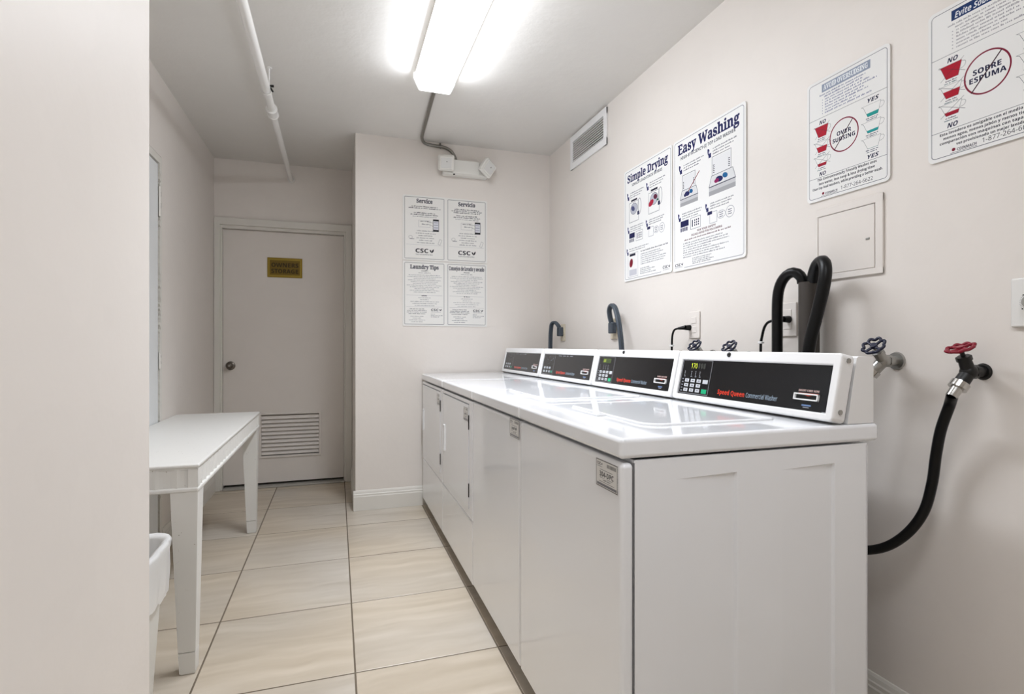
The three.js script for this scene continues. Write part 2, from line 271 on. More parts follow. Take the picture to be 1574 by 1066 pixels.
function oversudsing(spanish) {
  return canvas(1000, 1400, (g, w, h) => {
    frame(g, 30, 34, w - 60, h - 68, 34, '#4a4d5c', 5);
    const title = spanish ? 'Evite Sobre Espuma' : 'AVOID OVERSUDSING';
    g.fillStyle = spanish ? '#1d3767' : '#8f99ad'; g.fillRect(200, spanish ? 62 : 70, 590, 92);
    fit(g, title, 222, 140, 540, spanish ? 'italic bold @px sans-serif' : 'bold @px serif', '#eef0f2', 'left', 74);
    const grey = spanish ? '#a7a5a9' : '#7f84a0';
    for (let i = 0; i < 8; i++) { micro(g, i < 2 ? 170 + i * 60 : 240, 196 + i * 31, [560, 470, 530, 620, 470, 520, 380, 560][i], 22, grey, 400 + i + (spanish ? 50 : 0)); if (i > 1) { g.fillStyle = grey; g.fillRect(205, 183 + i * 31, 9, 9); } }
    g.strokeStyle = '#5a5b64'; g.lineWidth = 4; g.beginPath(); g.moveTo(30, 448); g.lineTo(970, 448); g.moveTo(30, 1132); g.lineTo(970, 1132); g.stroke();
    const bold = 'bold italic @px sans-serif', ink = '#15173a';
    fit(g, 'NO', 160, 520, 90, bold, ink, 'left', 58); fit(g, 'NO', 160, 1114, 90, bold, ink, 'left', 58);
    cup(g, 105, 540, 180, 126, '#b3122c', 1, true); cup(g, 105, 722, 180, 120, '#b3122c', .55, true); cup(g, 105, 892, 180, 112, '#a3122c', .3, true);
    for (const y of [690, 866, 1030]) { micro(g, 195, y, 90, 15, '#4b3b52', 430 + y, true); micro(g, 195, y + 20, 110, 15, '#3b5b62', 431 + y, true); }
    const yes = spanish ? 'SI' : 'YES';
    fit(g, yes, 745, 520, spanish ? 60 : 130, bold, ink, 'left', 58); fit(g, yes, 745, 1112, spanish ? 60 : 130, bold, ink, 'left', 58);
    cup(g, 705, 545, 200, 124, '#1d9c96', .3, false); cup(g, 705, 722, 200, 120, '#1f9c9c', .24, false); cup(g, 705, 895, 200, 112, '#2a9c9c', .02, false);
    for (const y of [692, 866, 1030]) { micro(g, 805, y, 130, 15, '#25324c', 460 + y, true); micro(g, 805, y + 19, 110, 15, '#25324c', 461 + y, true); }
    g.strokeStyle = '#7d1530'; g.lineWidth = 13; g.beginPath(); g.ellipse(480, 745, 172, 178, 0, 0, 7); g.stroke();
    fit(g, spanish ? 'SOBRE' : 'OVER', 480, 735, spanish ? 220 : 180, 'bold @px sans-serif', ink, 'center', 62); fit(g, spanish ? 'ESPUMA' : 'SUDSING', 480, 800, 282, 'bold @px sans-serif', ink, 'center', 62);
    g.strokeStyle = '#35121f'; g.lineWidth = 10; g.beginPath(); g.moveTo(588, 608); g.lineTo(360, 884); g.stroke();
    const lines = spanish ? ['Esta lavadora es amigable con el medio ambiente', 'menos agua, menos jabón y menos tiempo de', 'comparación con maquinas con tapa en la vez', 'vez provisionado un mejor lavado.'] : ['This Environmentally Friendly Washer uses', 'less water, less soap & less drying time', 'than top load washers, while providing a better wash.'];
    const st = spanish ? 40 : 48;
    lines.forEach((t, i) => fit(g, t, 500, 1172 + i * st, spanish ? [800, 740, 800, 520][i] : [720, 680, 850][i], 'bold @px sans-serif', '#23232c', 'center', spanish ? 32 : 38));
    fit(g, '1-877-264-6622', 440, 1345, 380, '@px sans-serif', '#26262c', 'left', 54);
    g.fillStyle = '#7d1a30'; g.beginPath(); g.ellipse(218, 1326, 15, 15, 0, 0, 7); g.fill(); fit(g, 'COINMACH', 244, 1345, 160, 'bold @px sans-serif', '#4a4850', 'left', 34); g.fillStyle = '#55535a'; g.fillRect(190, 1352, 214, 4);
  });
}
function machineSketch(g, x, y, w, h, washer, red) {       // line drawing of an open machine
  g.strokeStyle = '#6d6f78'; g.lineWidth = 5;
  if (washer) {
    g.strokeRect(x + w * .12, y, w * .72, h * .46); g.fillStyle = '#e8e8e9'; g.fillRect(x + w * .14, y + h * .03, w * .68, h * .42);
    g.beginPath(); g.moveTo(x + w * .1, y + h * .46); g.lineTo(x + w * .9, y + h * .46); g.lineTo(x + w, y + h * .72); g.lineTo(x, y + h * .72); g.closePath(); g.fillStyle = '#dededf'; g.fill(); g.stroke();
    g.fillStyle = '#5a5c66'; g.fillRect(x, y + h * .71, w, h * .025); g.fillStyle = '#a5a5a8'; g.fillRect(x, y + h * .735, w, h * .2); g.fillStyle = '#c9c9cb'; g.fillRect(x, y + h * .735, w, h * .09);
    g.fillStyle = '#23265c'; g.beginPath(); g.ellipse(x + w * .4, y + h * .6, w * .14, h * .07, .2, 0, 7); g.fill(); g.fillStyle = red ? '#8c1c58' : '#30325c'; g.beginPath(); g.ellipse(x + w * .3, y + h * .62, w * .09, h * .05, 0, 0, 7); g.fill(); g.fillStyle = '#1f5f92'; g.beginPath(); g.ellipse(x + w * .62, y + h * .57, w * .1, h * .06, .4, 0, 7); g.fill();
    g.fillStyle = '#44454e'; for (const k of [.16, .74]) for (let i = 0; i < 5; i++) g.fillRect(x + w * k, y + h * (.2 + .045 * i), w * .06, h * .022);
    if (!red) { g.strokeStyle = '#7b1a24'; g.lineWidth = 9; g.beginPath(); g.moveTo(x + w * .45, y + h * .55); g.lineTo(x + w * 1.08, y + h * .08); g.stroke(); }
  } else {
    g.strokeRect(x, y + h * .12, w * .78, h * .86); g.fillStyle = '#1b1d30'; g.fillRect(x + w * .16, y, w * .5, h * .08);
    g.lineWidth = 6; g.beginPath(); g.ellipse(x + w * .4, y + h * .42, w * .28, h * .24, 0, 0, 7); g.fillStyle = '#b9bac4'; g.fill(); g.stroke();
    g.beginPath(); g.ellipse(x + w * .86, y + h * .4, w * .13, h * .33, 0, 0, 7); g.stroke(); g.fillStyle = '#2b2e50'; g.fillRect(x + w * .68, y + h * .6, w * .16, h * .16);
    if (red) { g.fillStyle = '#a8203c'; g.beginPath(); g.ellipse(x + w * .18, y + h * .55, w * .2, h * .12, -.4, 0, 7); g.fill(); g.fillStyle = '#5b2038'; g.beginPath(); g.ellipse(x + w * .5, y + h * .36, w * .14, h * .1, .3, 0, 7); g.fill(); g.fillStyle = '#1d5c46'; g.fillRect(x + w * .6, y + h * .48, w * .12, h * .08); }
    else { g.fillStyle = '#4b4e72'; g.beginPath(); g.ellipse(x + w * .32, y + h * .4, w * .16, h * .1, .5, 0, 7); g.fill(); }
  }
}
function controlsSketch(g, x, y, w, h) { g.fillStyle = '#20224e'; g.fillRect(x, y, w * .42, h * .55); g.fillStyle = '#34365c'; for (let i = 0; i < 4; i++) g.fillRect(x + i * w * .1, y + h * .62, w * .06, h * .35); g.strokeStyle = '#5d5f70'; g.lineWidth = 4; g.strokeRect(x + w * .52, y, w * .48, h); g.fillStyle = '#3a3c52'; g.fillRect(x + w * .58, y + h * .2, w * .05, h * .6); for (let i = 0; i < 3; i++) for (let j = 0; j < 3; j++) g.fillRect(x + w * (.7 + .09 * i), y + h * (.2 + .22 * j), w * .05, h * .14); }
function dialsSketch(g, x, y, w, h) { g.strokeStyle = '#8a8c98'; g.lineWidth = 4; g.strokeRect(x, y + h * .1, w * .3, h * .85); g.fillStyle = '#20224e'; g.fillRect(x - w * .1, y, w * .2, h * .25); for (const [k, s] of [[.48, .3], [.82, .42]]) { g.beginPath(); g.ellipse(x + w * k, y + h * .5, w * .16, h * s, 0, 0, 7); g.stroke(); g.fillStyle = '#454860'; for (let i = 0; i < 3; i++) g.fillRect(x + w * (k - .08), y + h * (.32 + .16 * i), w * .15, h * .05); } }
function howTo(washer) {
  return canvas(1000, 1340, (g, w, h) => {
    frame(g, 24, 24, w - 48, h - 48, 26, '#55586a', 4);
    const ink = '#171a52';
    fit(g, washer ? 'Easy Washing' : 'Simple Drying', 500, 158, 850, 'bold @px serif', ink, 'center', washer ? 138 : 124);
    fit(g, washer ? 'HIGH-EFFICIENCY-(I) TOP LOAD WASHER' : 'SINGLE LOAD/STACK DRYERS', 500, 218, washer ? 760 : 640, 'bold @px sans-serif', '#5c5d66', 'center', 42);
    const grey = '#74757d';
    for (const [x, y, k] of washer ? [[95, 270, 0], [520, 250, 1]] : [[70, 280, 0], [500, 270, 1]]) {
      stepMark(g, x, y, 52); for (let i = 0; i < 3; i++) micro(g, x + 72, y + 22 + i * 26, 300 - 40 * i, 17, grey, 500 + x + i + (washer ? 9 : 0));
      if (washer) machineSketch(g, x + 20, y + (k ? 95 : 115), k ? 340 : 270, k ? 380 : 330, true, !!k); else machineSketch(g, x + 50, y + 100, 270, 270, false, !!k);
    }
    const y2 = washer ? 760 : 690;
    for (const [x, k] of [[80, 0], [490, 1]]) { stepMark(g, x, y2, 46); for (let i = 0; i < 3; i++) micro(g, x + 66, y2 + 18 + i * 24, 300 - 30 * i, 16, grey, 540 + x + i); k ? dialsSketch(g, x + 60, y2 + 84, 320, 120) : controlsSketch(g, x + 40, y2 + 84, 300, 110); }
    if (washer) {
      fit(g, 'FOR YOUR SAFETY', 500, 992, 260, 'bold @px sans-serif', '#5a3138', 'center', 26); fit(g, 'PLEASE AVOID THE FOLLOWING', 500, 1022, 430, 'bold @px sans-serif', '#5a3138', 'center', 26); micro(g, 500, 1050, 640, 18, '#5a3a40', 61, true);
      for (let i = 0; i < 7; i++) micro(g, 160, 1082 + i * 23, [560, 620, 640, 400, 640, 520, 580][i], 15, grey, 570 + i);
      for (let i = 0; i < 4; i++) micro(g, 300, 1246 + i * 17, [270, 250, 300, 260][i], 12, '#55565e', 580 + i);
      g.fillStyle = '#f1f0ee'; g.fillRect(18, 1240, 160, 86); csc(g, 30, 1292, 130, '#3a3b46');
    } else {
      stepMark(g, 60, 950, 46); for (let i = 0; i < 2; i++) micro(g, 120, 968 + i * 24, 420 - 60 * i, 16, grey, 590 + i);
      g.strokeStyle = '#9c9da6'; g.lineWidth = 4; g.strokeRect(90, 1015, 230, 280); g.fillStyle = '#1b1d30'; g.fillRect(130, 1022, 130, 28); g.fillStyle = '#7b1a2c'; g.beginPath(); g.ellipse(165, 1130, 38, 52, .3, 0, 7); g.fill(); g.fillStyle = '#c9c9d0'; g.fillRect(120, 1210, 170, 70);
      micro(g, 380, 1030, 540, 20, '#55565e', 600); for (let i = 0; i < 6; i++) micro(g, 380, 1062 + i * 23, [400, 450, 380, 520, 500, 470][i], 15, grey, 601 + i);
      for (let i = 0; i < 4; i++) micro(g, 370, 1226 + i * 20, [190, 300, 210, 330][i], 14, '#66676f', 610 + i);
      g.fillStyle = '#f1f0ee'; g.fillRect(800, 1236, 190, 86); csc(g, 826, 1288, 140, '#3a3b46');
    }
  });
}
function serviceSheet(tips) {        // two framed columns on one sheet
  return canvas(1210, 910, (g, w, h) => {
    const col = (x, title, k) => {
      const cw = 552; frame(g, x, 26, cw, h - 52, 12, '#55565c', 5); const cx = x + cw / 2, dark = '#4e4e54', grey = '#86868b';
      if (!tips) {
        fit(g, title, cx, 104, k ? 250 : 226, 'bold @px serif', '#1a1c33', 'center', 78);
        for (let i = 0; i < 2 + k; i++) micro(g, cx, 160 + i * 24, [360, 440, 380][i], 20, dark, 700 + i + k * 20, true);
        for (let i = 0; i < 2; i++) micro(g, cx, 250 + i * 25, [300, 390][i], 20, dark, 706 + i + k * 20, true); micro(g, cx, 300, 330, 15, grey, 709 + k, true);
        g.fillStyle = '#14141a'; g.fillRect(x + 395, 322, 84, 172); g.fillStyle = '#dcdce2'; g.fillRect(x + 401, 346, 72, 122); g.fillStyle = '#8f90a0'; for (let i = 0; i < 3; i++) g.fillRect(x + 408, 362 + i * 36, 58, 9);
        g.strokeStyle = '#a5a5aa'; g.lineWidth = 3; g.strokeRect(x + 195, 345, 160, 94); micro(g, x + 215, 366, 120, 16, dark, 713); micro(g, x + 240, 405, 80, 18, '#6b6b72', 714); g.strokeStyle = '#3a3a42'; g.beginPath(); g.moveTo(x + 320, 392); g.lineTo(x + 395, 420); g.moveTo(x + 300, 358); g.lineTo(x + 395, 372); g.stroke();
        for (let i = 0; i < 6; i++) micro(g, x + 290, 500 + i * 33, [240, 270, 200, 250, 180, 240][i], 17, grey, 720 + i + k * 9, true);
        g.strokeStyle = '#77777c'; g.beginPath(); g.ellipse(x + 82, 588, 26, 20, 0, 0, 7); g.stroke(); g.fillStyle = '#77777c'; g.fillRect(x + 70, 608, 62, 8);
        g.save(); g.translate(x + 494, 640); g.rotate(.35); g.strokeRect(-16, -38, 32, 76); g.restore();
        g.strokeStyle = '#b9b9bc'; g.beginPath(); g.moveTo(x + 20, 690); g.lineTo(x + cw - 20, 690); g.stroke();
        csc(g, cx - 130, 800, 260, '#26272c');
      } else {
        fit(g, title, cx, 108, k ? 520 : 400, 'bold @px serif', '#1a1c33', 'center', 74);
        micro(g, cx, 142, 90, 20, dark, 750 + k, true); micro(g, cx, 168, 170, 15, grey, 751 + k, true);
        for (let i = 0; i < 11; i++) micro(g, cx, 200 + i * 24, [440, 470, 300, 460, 380, 320, 490, 400, 280, 410, 300][i], 14, '#98989c', 760 + i + k * 20, true);
        g.strokeStyle = '#a9a9ad'; g.lineWidth = 3; g.beginPath(); g.moveTo(x + 24, 478); g.lineTo(x + cw - 24, 478); g.moveTo(x + 24, 640); g.lineTo(x + cw - 24, 640); g.stroke();
        micro(g, cx, 490, 84, 20, dark, 780 + k, true); for (let i = 0; i < 5; i++) micro(g, cx, 518 + i * 27, [170, 120, 390, 340, 270][i], 14, '#98989c', 782 + i + k * 7, true);
        for (let i = 0; i < 4; i++) micro(g, x + 170, 676 + i * 22, [200, 270, 280, 230][i], 16, '#66666b', 790 + i + k * 5, true); for (let i = 0; i < 4; i++) micro(g, x + 170, 778 + i * 26, [180, 120, 220, 160][i], 13, grey, 796 + i, true);
        csc(g, x + 366, 696, 150, '#3c3d44'); for (let i = 0; i < 3; i++) micro(g, x + 366, 744 + i * 20, [60, 160, 110][i], 14, grey, 800 + i);
      }
    };
    if (!tips) { col(26, 'Service', 0); col(632, 'Servicio', 1); } else { col(26, 'Laundry Tips', 0); col(632, 'Consejos de lavado y secado', 1); }
  }, '#eceae6');
}
function board(name, label, w, h, r, tex, thick, rough = .55) {   // flat printed board, local centre at its back
  const s = new THREE.Shape(), a = w / 2, b = h / 2; s.moveTo(-a + r, -b); s.lineTo(a - r, -b); s.absarc(a - r, -b + r, r, -PI / 2, 0); s.lineTo(a, b - r); s.absarc(a - r, b - r, r, 0, PI / 2); s.lineTo(-a + r, b); s.absarc(-a + r, b - r, r, PI / 2, PI); s.lineTo(-a, -b + r); s.absarc(-a + r, -b + r, r, PI, 1.5 * PI);
  const g = new THREE.ExtrudeGeometry(s, { depth: thick, bevelEnabled: false, curveSegments: 6 }), p = g.attributes.position, uv = g.attributes.uv;
  for (let i = 0; i < p.count; i++) uv.setXY(i, (p.getX(i) + a) / w, (p.getY(i) + b) / h);
  const m = shade(new THREE.Mesh(g, [std(0xffffff, rough, { map: tex, specularIntensity: .3 }), M.plastic])); m.name = name; if (label) { m.name = numbered(name); m.userData = { label, category: 'sign' }; scene.add(m); } return m;
}
function onRight(m, z, y, off = .001) { m.position.set(XR - off, y, z); m.rotation.y = WALLTURN; return m; }
onRight(board('wall_sign', 'Simple Drying instruction sign beside the Easy Washing sign', .448, .612, .012, howTo(false), .004), -2.428, 1.775);
onRight(board('wall_sign', 'Easy Washing instruction sign with red and blue drawings of an open washer', .478, .615, .014, howTo(true), .005), -1.953, 1.772);
onRight(board('wall_sign', 'Avoid Oversudsing sign with cups marked no and yes in English', .288, .402, .014, oversudsing(false), .004), -1.282, 1.798);
onRight(board('wall_sign', 'Spanish oversudsing sign reading Sobre Espuma inside a red circle', .288, .402, .014, oversudsing(true), .004), -.888, 1.806);
board('wall_sign', 'white Service and Servicio notice with phone drawings below the emergency light', .606, .4545, .008, serviceSheet(false), .003).position.set(.7365, 1.937, ZB + .001);
board('wall_sign', 'white Laundry Tips notice with Spanish column below the Service notice', .606, .4545, .008, serviceSheet(true), .003).position.set(.7365, 1.478, ZB + .001);
{ // brass plaque on the storage door
  const t = canvas(520, 320, (g, w, h) => { const r = rng(3); g.fillStyle = '#6b5618'; g.fillRect(36, 40, w - 72, h - 80); for (let i = 0; i < 300; i++) { g.fillStyle = `rgba(${r() < .5 ? '190,160,70' : '70,54,12'},${.05 + .12 * r()})`; g.fillRect(r() * w, r() * h, 4 + 40 * r(), 1 + 3 * r()); } fit(g, 'OWNERS', w / 2, 150, 410, 'bold @px sans-serif', '#2c2104', 'center', 92); fit(g, 'STORAGE', w / 2, 250, 410, 'bold @px sans-serif', '#2c2104', 'center', 92); }, '#96802f');
  const p = thing('door_plaque', 'brass Owners Storage plaque on the beige door', 'sign', [-.394, 1.735, ZD - .0345]);
  const q = board('plate', null, .258, .156, .003, t, .004, .35); q.material = [std(0xffffff, .38, { map: t, metalness: .55 }), M.brass]; p.add(q);
  part('raised_rim', [rbx(-.129, .129, .068, .078, 0, .007, .002), rbx(-.129, .129, -.078, -.068, 0, .007, .002), rbx(-.129, -.119, -.078, .078, 0, .0068, .002), rbx(.119, .129, -.078, .078, 0, .0068, .002)], M.brass, p);
}

// ---------------------------------------------------------------- washers and dryers
const TOPY = .920, XFRONT = .567;
const plateTex = {};
function consolePlate(kind, wm) {
  return canvas(1280, 250, (g, w, h) => {
    const r = rng(kind.length + 7);
    g.strokeStyle = '#8f9094'; g.lineWidth = 4; g.strokeRect(16, 12, 318, h - 28);
    if (wm) {
      if (kind === 'a') { fit(g, '170', 108, 64, 72, 'bold @px monospace', '#c3cf3a', 'left', 46); g.fillStyle = '#3d3f3a'; for (let i = 0; i < 3; i++) g.fillRect(190 + i * 28, 30, 20, 34); } else { g.fillStyle = '#3a4a22'; g.fillRect(100, 26, 160, 42); g.fillStyle = '#7f8f2e'; g.fillRect(112, 34, 46, 26); }
      g.fillStyle = '#85878c'; for (const x of [46, 122, 168, 214]) for (let i = 0; i < 4; i++) g.fillRect(x, 84 + i * 11, i === 3 ? 18 : 10, 6);
      g.fillStyle = '#c9cbcf'; for (let j = 0; j < 3; j++) for (let i = 0; i < 3; i++) g.fillRect(66 + i * 66, 136 + j * 32, 46, 22);
      g.fillStyle = '#5b5d63'; for (let j = 0; j < 3; j++) for (let i = 0; i < 3; i++) g.fillRect(78 + i * 66, 144 + j * 32, 22, 5);
      g.fillStyle = '#8d9098'; for (let j = 0; j < 5; j++) g.fillRect(32, 136 + j * 20, 20, 6);
      g.fillStyle = '#c9cbcf'; g.fillRect(264, 136, 54, 26); g.fillStyle = '#28b07c'; g.fillRect(264, 198, 54, 28);
    } else {
      g.fillStyle = '#4b5058'; for (let i = 0; i < 14; i++) g.fillRect(40 + r() * 250, 30 + r() * 90, 10 + 26 * r(), 8);
      g.fillStyle = '#aeb4ba'; for (let j = 0; j < 2; j++) for (let i = 0; i < 3; i++) g.fillRect(60 + i * 74, 150 + j * 40, 48, 24); g.fillStyle = '#2c8a70'; g.fillRect(270, 190, 48, 26);
      g.fillStyle = '#77797e'; for (const [x, q] of [[420, 90], [540, 70], [640, 40], [720, 70]]) g.fillRect(x, 18, q, 9);
    }
    fit(g, 'Speed Queen', 430, h - 36, 250, 'bold @px sans-serif', '#e0402c', 'left', 40);
    fit(g, wm ? 'Commercial Washer' : 'Commercial Dryer', 690, h - 36, wm ? 250 : 220, '@px sans-serif', '#a9bccd', 'left', 38);
    fit(g, 'INSERT CARD HERE', 1078, 146, 134, 'bold @px sans-serif', '#d9b8b0', 'left', 14); g.fillStyle = '#d2462e'; g.beginPath(); g.moveTo(1076, 154); g.lineTo(1214, 154); g.lineTo(1145, 170); g.fill();
    g.fillStyle = '#6d86b0'; g.fillRect(1112, 212, 60, 8); g.fillStyle = '#8d8f96'; g.fillRect(1122, 224, 40, 5); g.fillStyle = '#9a9a9c'; g.fillRect(w - 36, h - 12, 24, 5);
    for (let i = 0; i < 60; i++) { g.fillStyle = `rgba(80,80,84,${.05 + .1 * r()})`; g.beginPath(); g.ellipse(500 + 500 * r(), 60 + 120 * r(), 3 + 14 * r(), 2 + 8 * r(), r() * 3, 0, 7); g.fill(); }
  }, '#131316');
}
function stickerTex(seed, code) {
  return canvas(400, 250, (g, w, h) => {
    frame(g, 6, 6, w - 12, h - 12, 8, '#3c3c3e', 7); fit(g, 'CSC', 22, 52, 76, 'bold @px sans-serif', '#333336', 'left', 38); leaf(g, 112, 46, 20, '#333336'); micro(g, 22, 68, 100, 11, '#77777a', seed);
    const r = rng(seed); g.fillStyle = '#2c2c2e'; for (let x = 210; x < 370;) { const a = 2 + 5 * r(); g.fillRect(x, 24, a, 32); x += a + 2 + 3 * r(); }
    g.fillRect(80, 88, 230, 4); if (code) fit(g, code, w / 2, 150, 260, 'bold @px sans-serif', '#2a2a2c', 'center', 62); else { for (let i = 0; i < 6; i++) { g.fillRect(90 + i * 38, 104 + 12 * r(), 26, 34); } }
    micro(g, 80, 166, 80, 11, '#55555a', seed + 1); g.fillStyle = '#44444a'; g.fillRect(200, 160, 110, 4); micro(g, w / 2, 184, 130, 16, '#3a3a3e', seed + 2, true); g.fillRect(60, 196, 280, 4); g.fillStyle = '#77777c'; g.fillRect(20, 212, w - 40, 22);
  }, '#dcdad6');
}
function sticker(parent, x, y, z, w, h, tex) { const m = part('asset_sticker', (() => { const g = new THREE.BoxGeometry(w, h, .0008); return g; })(), std(0xffffff, .3, { map: tex }), parent); m.position.set(x, y, z); m.userData.label = 'small printed asset sticker'; return m; }
function ribbedSide(x, s, zb, zf, y0, y1) {     // side sheet at local x, facing s, with two shallow pressed wedges
  const wedges = [[-.137, -.297], [-.427, -.587]].map(([a, b]) => [a, b]), top = .829, bot = y0 + .02;      // from zA (front) to zB (back)
  const zs = [zf]; for (const [a, b] of wedges) { zs.push(a, b + .004, b); } zs.push(zb); const ys = [y0, bot, bot + .006, top - .005, top, y1];
  const dep = (z, y) => { for (const [a, b] of wedges) { if (z <= a + 1e-6 && z > b + .002 && y > bot + .003 && y < top - .002) return .0065 * (a - z) / (a - b); } return 0; };
  const P = []; for (let i = 0; i < zs.length - 1; i++) for (let j = 0; j < ys.length - 1; j++) { const v = (a, b) => [x - s * dep(zs[a], ys[b]), ys[b], zs[a]]; const A = v(i, j), Bq = v(i + 1, j), Cq = v(i + 1, j + 1), Dq = v(i, j + 1); if (s > 0) P.push(A, Bq, Cq, A, Cq, Dq); else P.push(A, Cq, Bq, A, Dq, Cq); }
  const g = new THREE.BufferGeometry(); g.setAttribute('position', new THREE.BufferAttribute(new Float32Array(P.flat()), 3)); g.computeVertexNormals(); return g;
}
function machine(name, label, z0, z1, washer, look) {
  const W = z1 - z0 - .004, a = W / 2;
  const m = thing(name, label, washer ? 'washer' : 'dryer', [XFRONT, 0, (z0 + z1) / 2], WALLTURN, washer ? 'top-load washers' : 'front-load dryers');
  const D = .692, Y0 = .056;
  const side = a - .003;
  // cabinet: front/back/bottom box a little inside the pressed side sheets
  part('cabinet', [bx(-side + .010, side - .010, Y0, .872, -D + .002, -.034), ribbedSide(side, 1, -D, -.032, Y0, .866), ribbedSide(-side, -1, -D, -.032, Y0, .866), bx(-side, side, .8662, .872, -D, -.032), bx(-side, side, Y0 - .004, Y0, -D, -.032), bx(-side, -side + .008, Y0, .866, -D - .002, -D + .001), bx(side - .008, side, Y0, .866, -D - .002, -D + .001)], M.white, m);
  for (const [fx, fz] of [[-1, -.09], [1, -.09], [-1, -.62], [1, -.62]]) part('foot', [cyl(.022, .018, .014).translate(fx * (a - .07), .0075, fz), cyl(.008, .008, .04).translate(fx * (a - .07), .033, fz)], M.dark, m);
  const fl = -a + .001, fr = a - .001;
  if (washer) part('front_panel', [rbx(fl, fr, Y0 + .006, .867, -.030, 0, .011, 4)], M.white, m);
  else {
    const dl = fl + .024, dr = fr - .064, d0 = .381, d1 = .846;
    part('front_panel', [rbx(fl, fr, .339, .867, -.030, -.0165, .006, 3), bx(fl + .008, dl - .003, .345, .860, -.02, -.0005), bx(dr + .003, fr - .008, .345, .860, -.02, -.0005), bx(dl - .003, dr + .003, .345, d0 - .003, -.02, -.0005), bx(dl - .003, dr + .003, d1 + .006, .860, -.02, -.0005), rbx(fl, fl + .016, .339, .867, -.028, 0, .007), rbx(fr - .016, fr, .339, .867, -.028, 0, .007), rbx(fl, fr, .339, .352, -.028, 0, .006), rbx(fl, fr, .853, .867, -.028, 0, .006)], M.white, m);
    part('lower_panel', [rbx(fl, fr, Y0, .335, -.030, -.001, .008, 4)], M.white, m);
    const hx = dl + .045;
    const door = part('door', [bx(dl, hx - .012, d0, d1, -.014, .0015), bx(hx + .012, dr, d0, d1, -.014, .0015), bx(hx - .012, hx + .012, d0, .543, -.014, .0015), bx(hx - .012, hx + .012, .674, d1, -.014, .0015)], M.white, m);
    part('handle', [rbx(hx - .016, hx - .011, .538, .679, -.01, .0085, .002), rbx(hx + .011, hx + .016, .538, .679, -.01, .0085, .002), rbx(hx - .016, hx + .016, .674, .680, -.01, .0085, .002), rbx(hx - .016, hx + .016, .537, .543, -.01, .0085, .002), bx(hx - .012, hx + .012, .543, .674, -.0165, -.0135)], M.bezel, door);
    for (const [y0, y1] of [[.735, .800], [.430, .492]]) part('hinge', [rbx(dr - .004, dr + .003, y0, y1, -.01, .003, .001)], M.dark, door);
    sticker(door, dr - .054, d1 - .045, .0021, .085, .062, stickerTex(look + 40, ''));
  }
  // top with rounded rim
  part('top', [rbx(-a, a, .876, TOPY, -.730, .003, .010, 5)], M.white, m);
  if (washer) {
    const lid = part('lid', [(() => { const s = new THREE.Shape(), x0 = -.268, x1 = .196, y0 = .148, y1 = .522, r = .045; s.moveTo(x0 + r, y0); s.lineTo(x1 - r, y0); s.absarc(x1 - r, y0 + r, r, -PI / 2, 0); s.lineTo(x1, y1 - .01); s.absarc(x1 - .01, y1 - .01, .01, 0, PI / 2); s.lineTo(x0 + .01, y1); s.absarc(x0 + .01, y1 - .01, .01, PI / 2, PI); s.lineTo(x0, y0 + r); s.absarc(x0 + r, y0 + r, r, PI, 1.5 * PI); const g = new THREE.ExtrudeGeometry(s, { depth: .001, bevelEnabled: true, bevelThickness: .0045, bevelSize: .006, bevelSegments: 4, curveSegments: 12 }); return g.rotateX(-PI / 2).translate(0, TOPY + .0005, 0); })()], M.white, m);
    part('lid_grip', [rbx(-.036 - .03, -.036 + .03, TOPY - .002, TOPY + .006, -.143, -.112, .004)], M.white, lid);
  }
  // console
  const prof = [[-.632, TOPY + .001], [-.662, 1.084], [-.668, 1.088], [-.715, 1.0875], [-.718, 1.084], [-.718, TOPY + .001]];
  const con = part('console', [new THREE.ExtrudeGeometry(new THREE.Shape(prof.map(([z, y]) => new THREE.Vector2(-z, y))), { depth: W - .012, bevelEnabled: false }).rotateY(PI / 2).translate(-a + .006, 0, 0)], M.bezel, m);
  const slope = Math.atan2(.036, .166), L = .172, hw = a - .001;
  const bz = new THREE.Shape(); { const r = .012; bz.moveTo(-hw + r, 0); bz.lineTo(hw - r, 0); bz.absarc(hw - r, r, r, -PI / 2, 0); bz.lineTo(hw, L - r); bz.absarc(hw - r, L - r, r, 0, PI / 2); bz.lineTo(-hw + r, L); bz.absarc(-hw + r, L - r, r, PI / 2, PI); bz.lineTo(-hw, r); bz.absarc(-hw + r, r, r, PI, 1.5 * PI); }
  const px0 = -hw + .024, px1 = hw - .024, py0 = .019, py1 = .140; bz.holes.push(new THREE.Path([[px0, py0], [px0, py1], [px1, py1], [px1, py0]].map(([x, y]) => new THREE.Vector2(x, y))));
  const bezel = part('bezel', [new THREE.ExtrudeGeometry(bz, { depth: .030, bevelEnabled: true, bevelThickness: .006, bevelSize: .005, bevelOffset: -.005, bevelSegments: 4, curveSegments: 8 })], M.bezel, con);
  bezel.position.set(0, TOPY + .002, -.604 - .006); bezel.rotation.x = -slope;
  const face = part('faceplate', (() => { const g = new THREE.BoxGeometry(px1 - px0 + .008, py1 - py0 + .008, .004); return g.translate((px0 + px1) / 2, (py0 + py1) / 2, .0285); })(), std(0xffffff, .22, { map: consolePlate(look === 4 ? 'a' : 'bb' + look, washer) }), con);
  face.position.copy(bezel.position); face.rotation.x = -slope; face.userData.label = 'black printed control panel';
  const sx = px0 + (px1 - px0) * .895, sy = py0 + (py1 - py0) * .29;
  const slot = part('card_slot', [rbx(sx - .038, sx + .038, sy + .0055, sy + .009, .030, .037, .001), rbx(sx - .038, sx + .038, sy - .009, sy - .0055, .030, .037, .001), rbx(sx - .038, sx - .034, sy - .009, sy + .009, .030, .037, .001), rbx(sx + .034, sx + .038, sy - .009, sy + .009, .030, .037, .001)], M.bezel, con); slot.position.copy(bezel.position); slot.rotation.x = -slope;
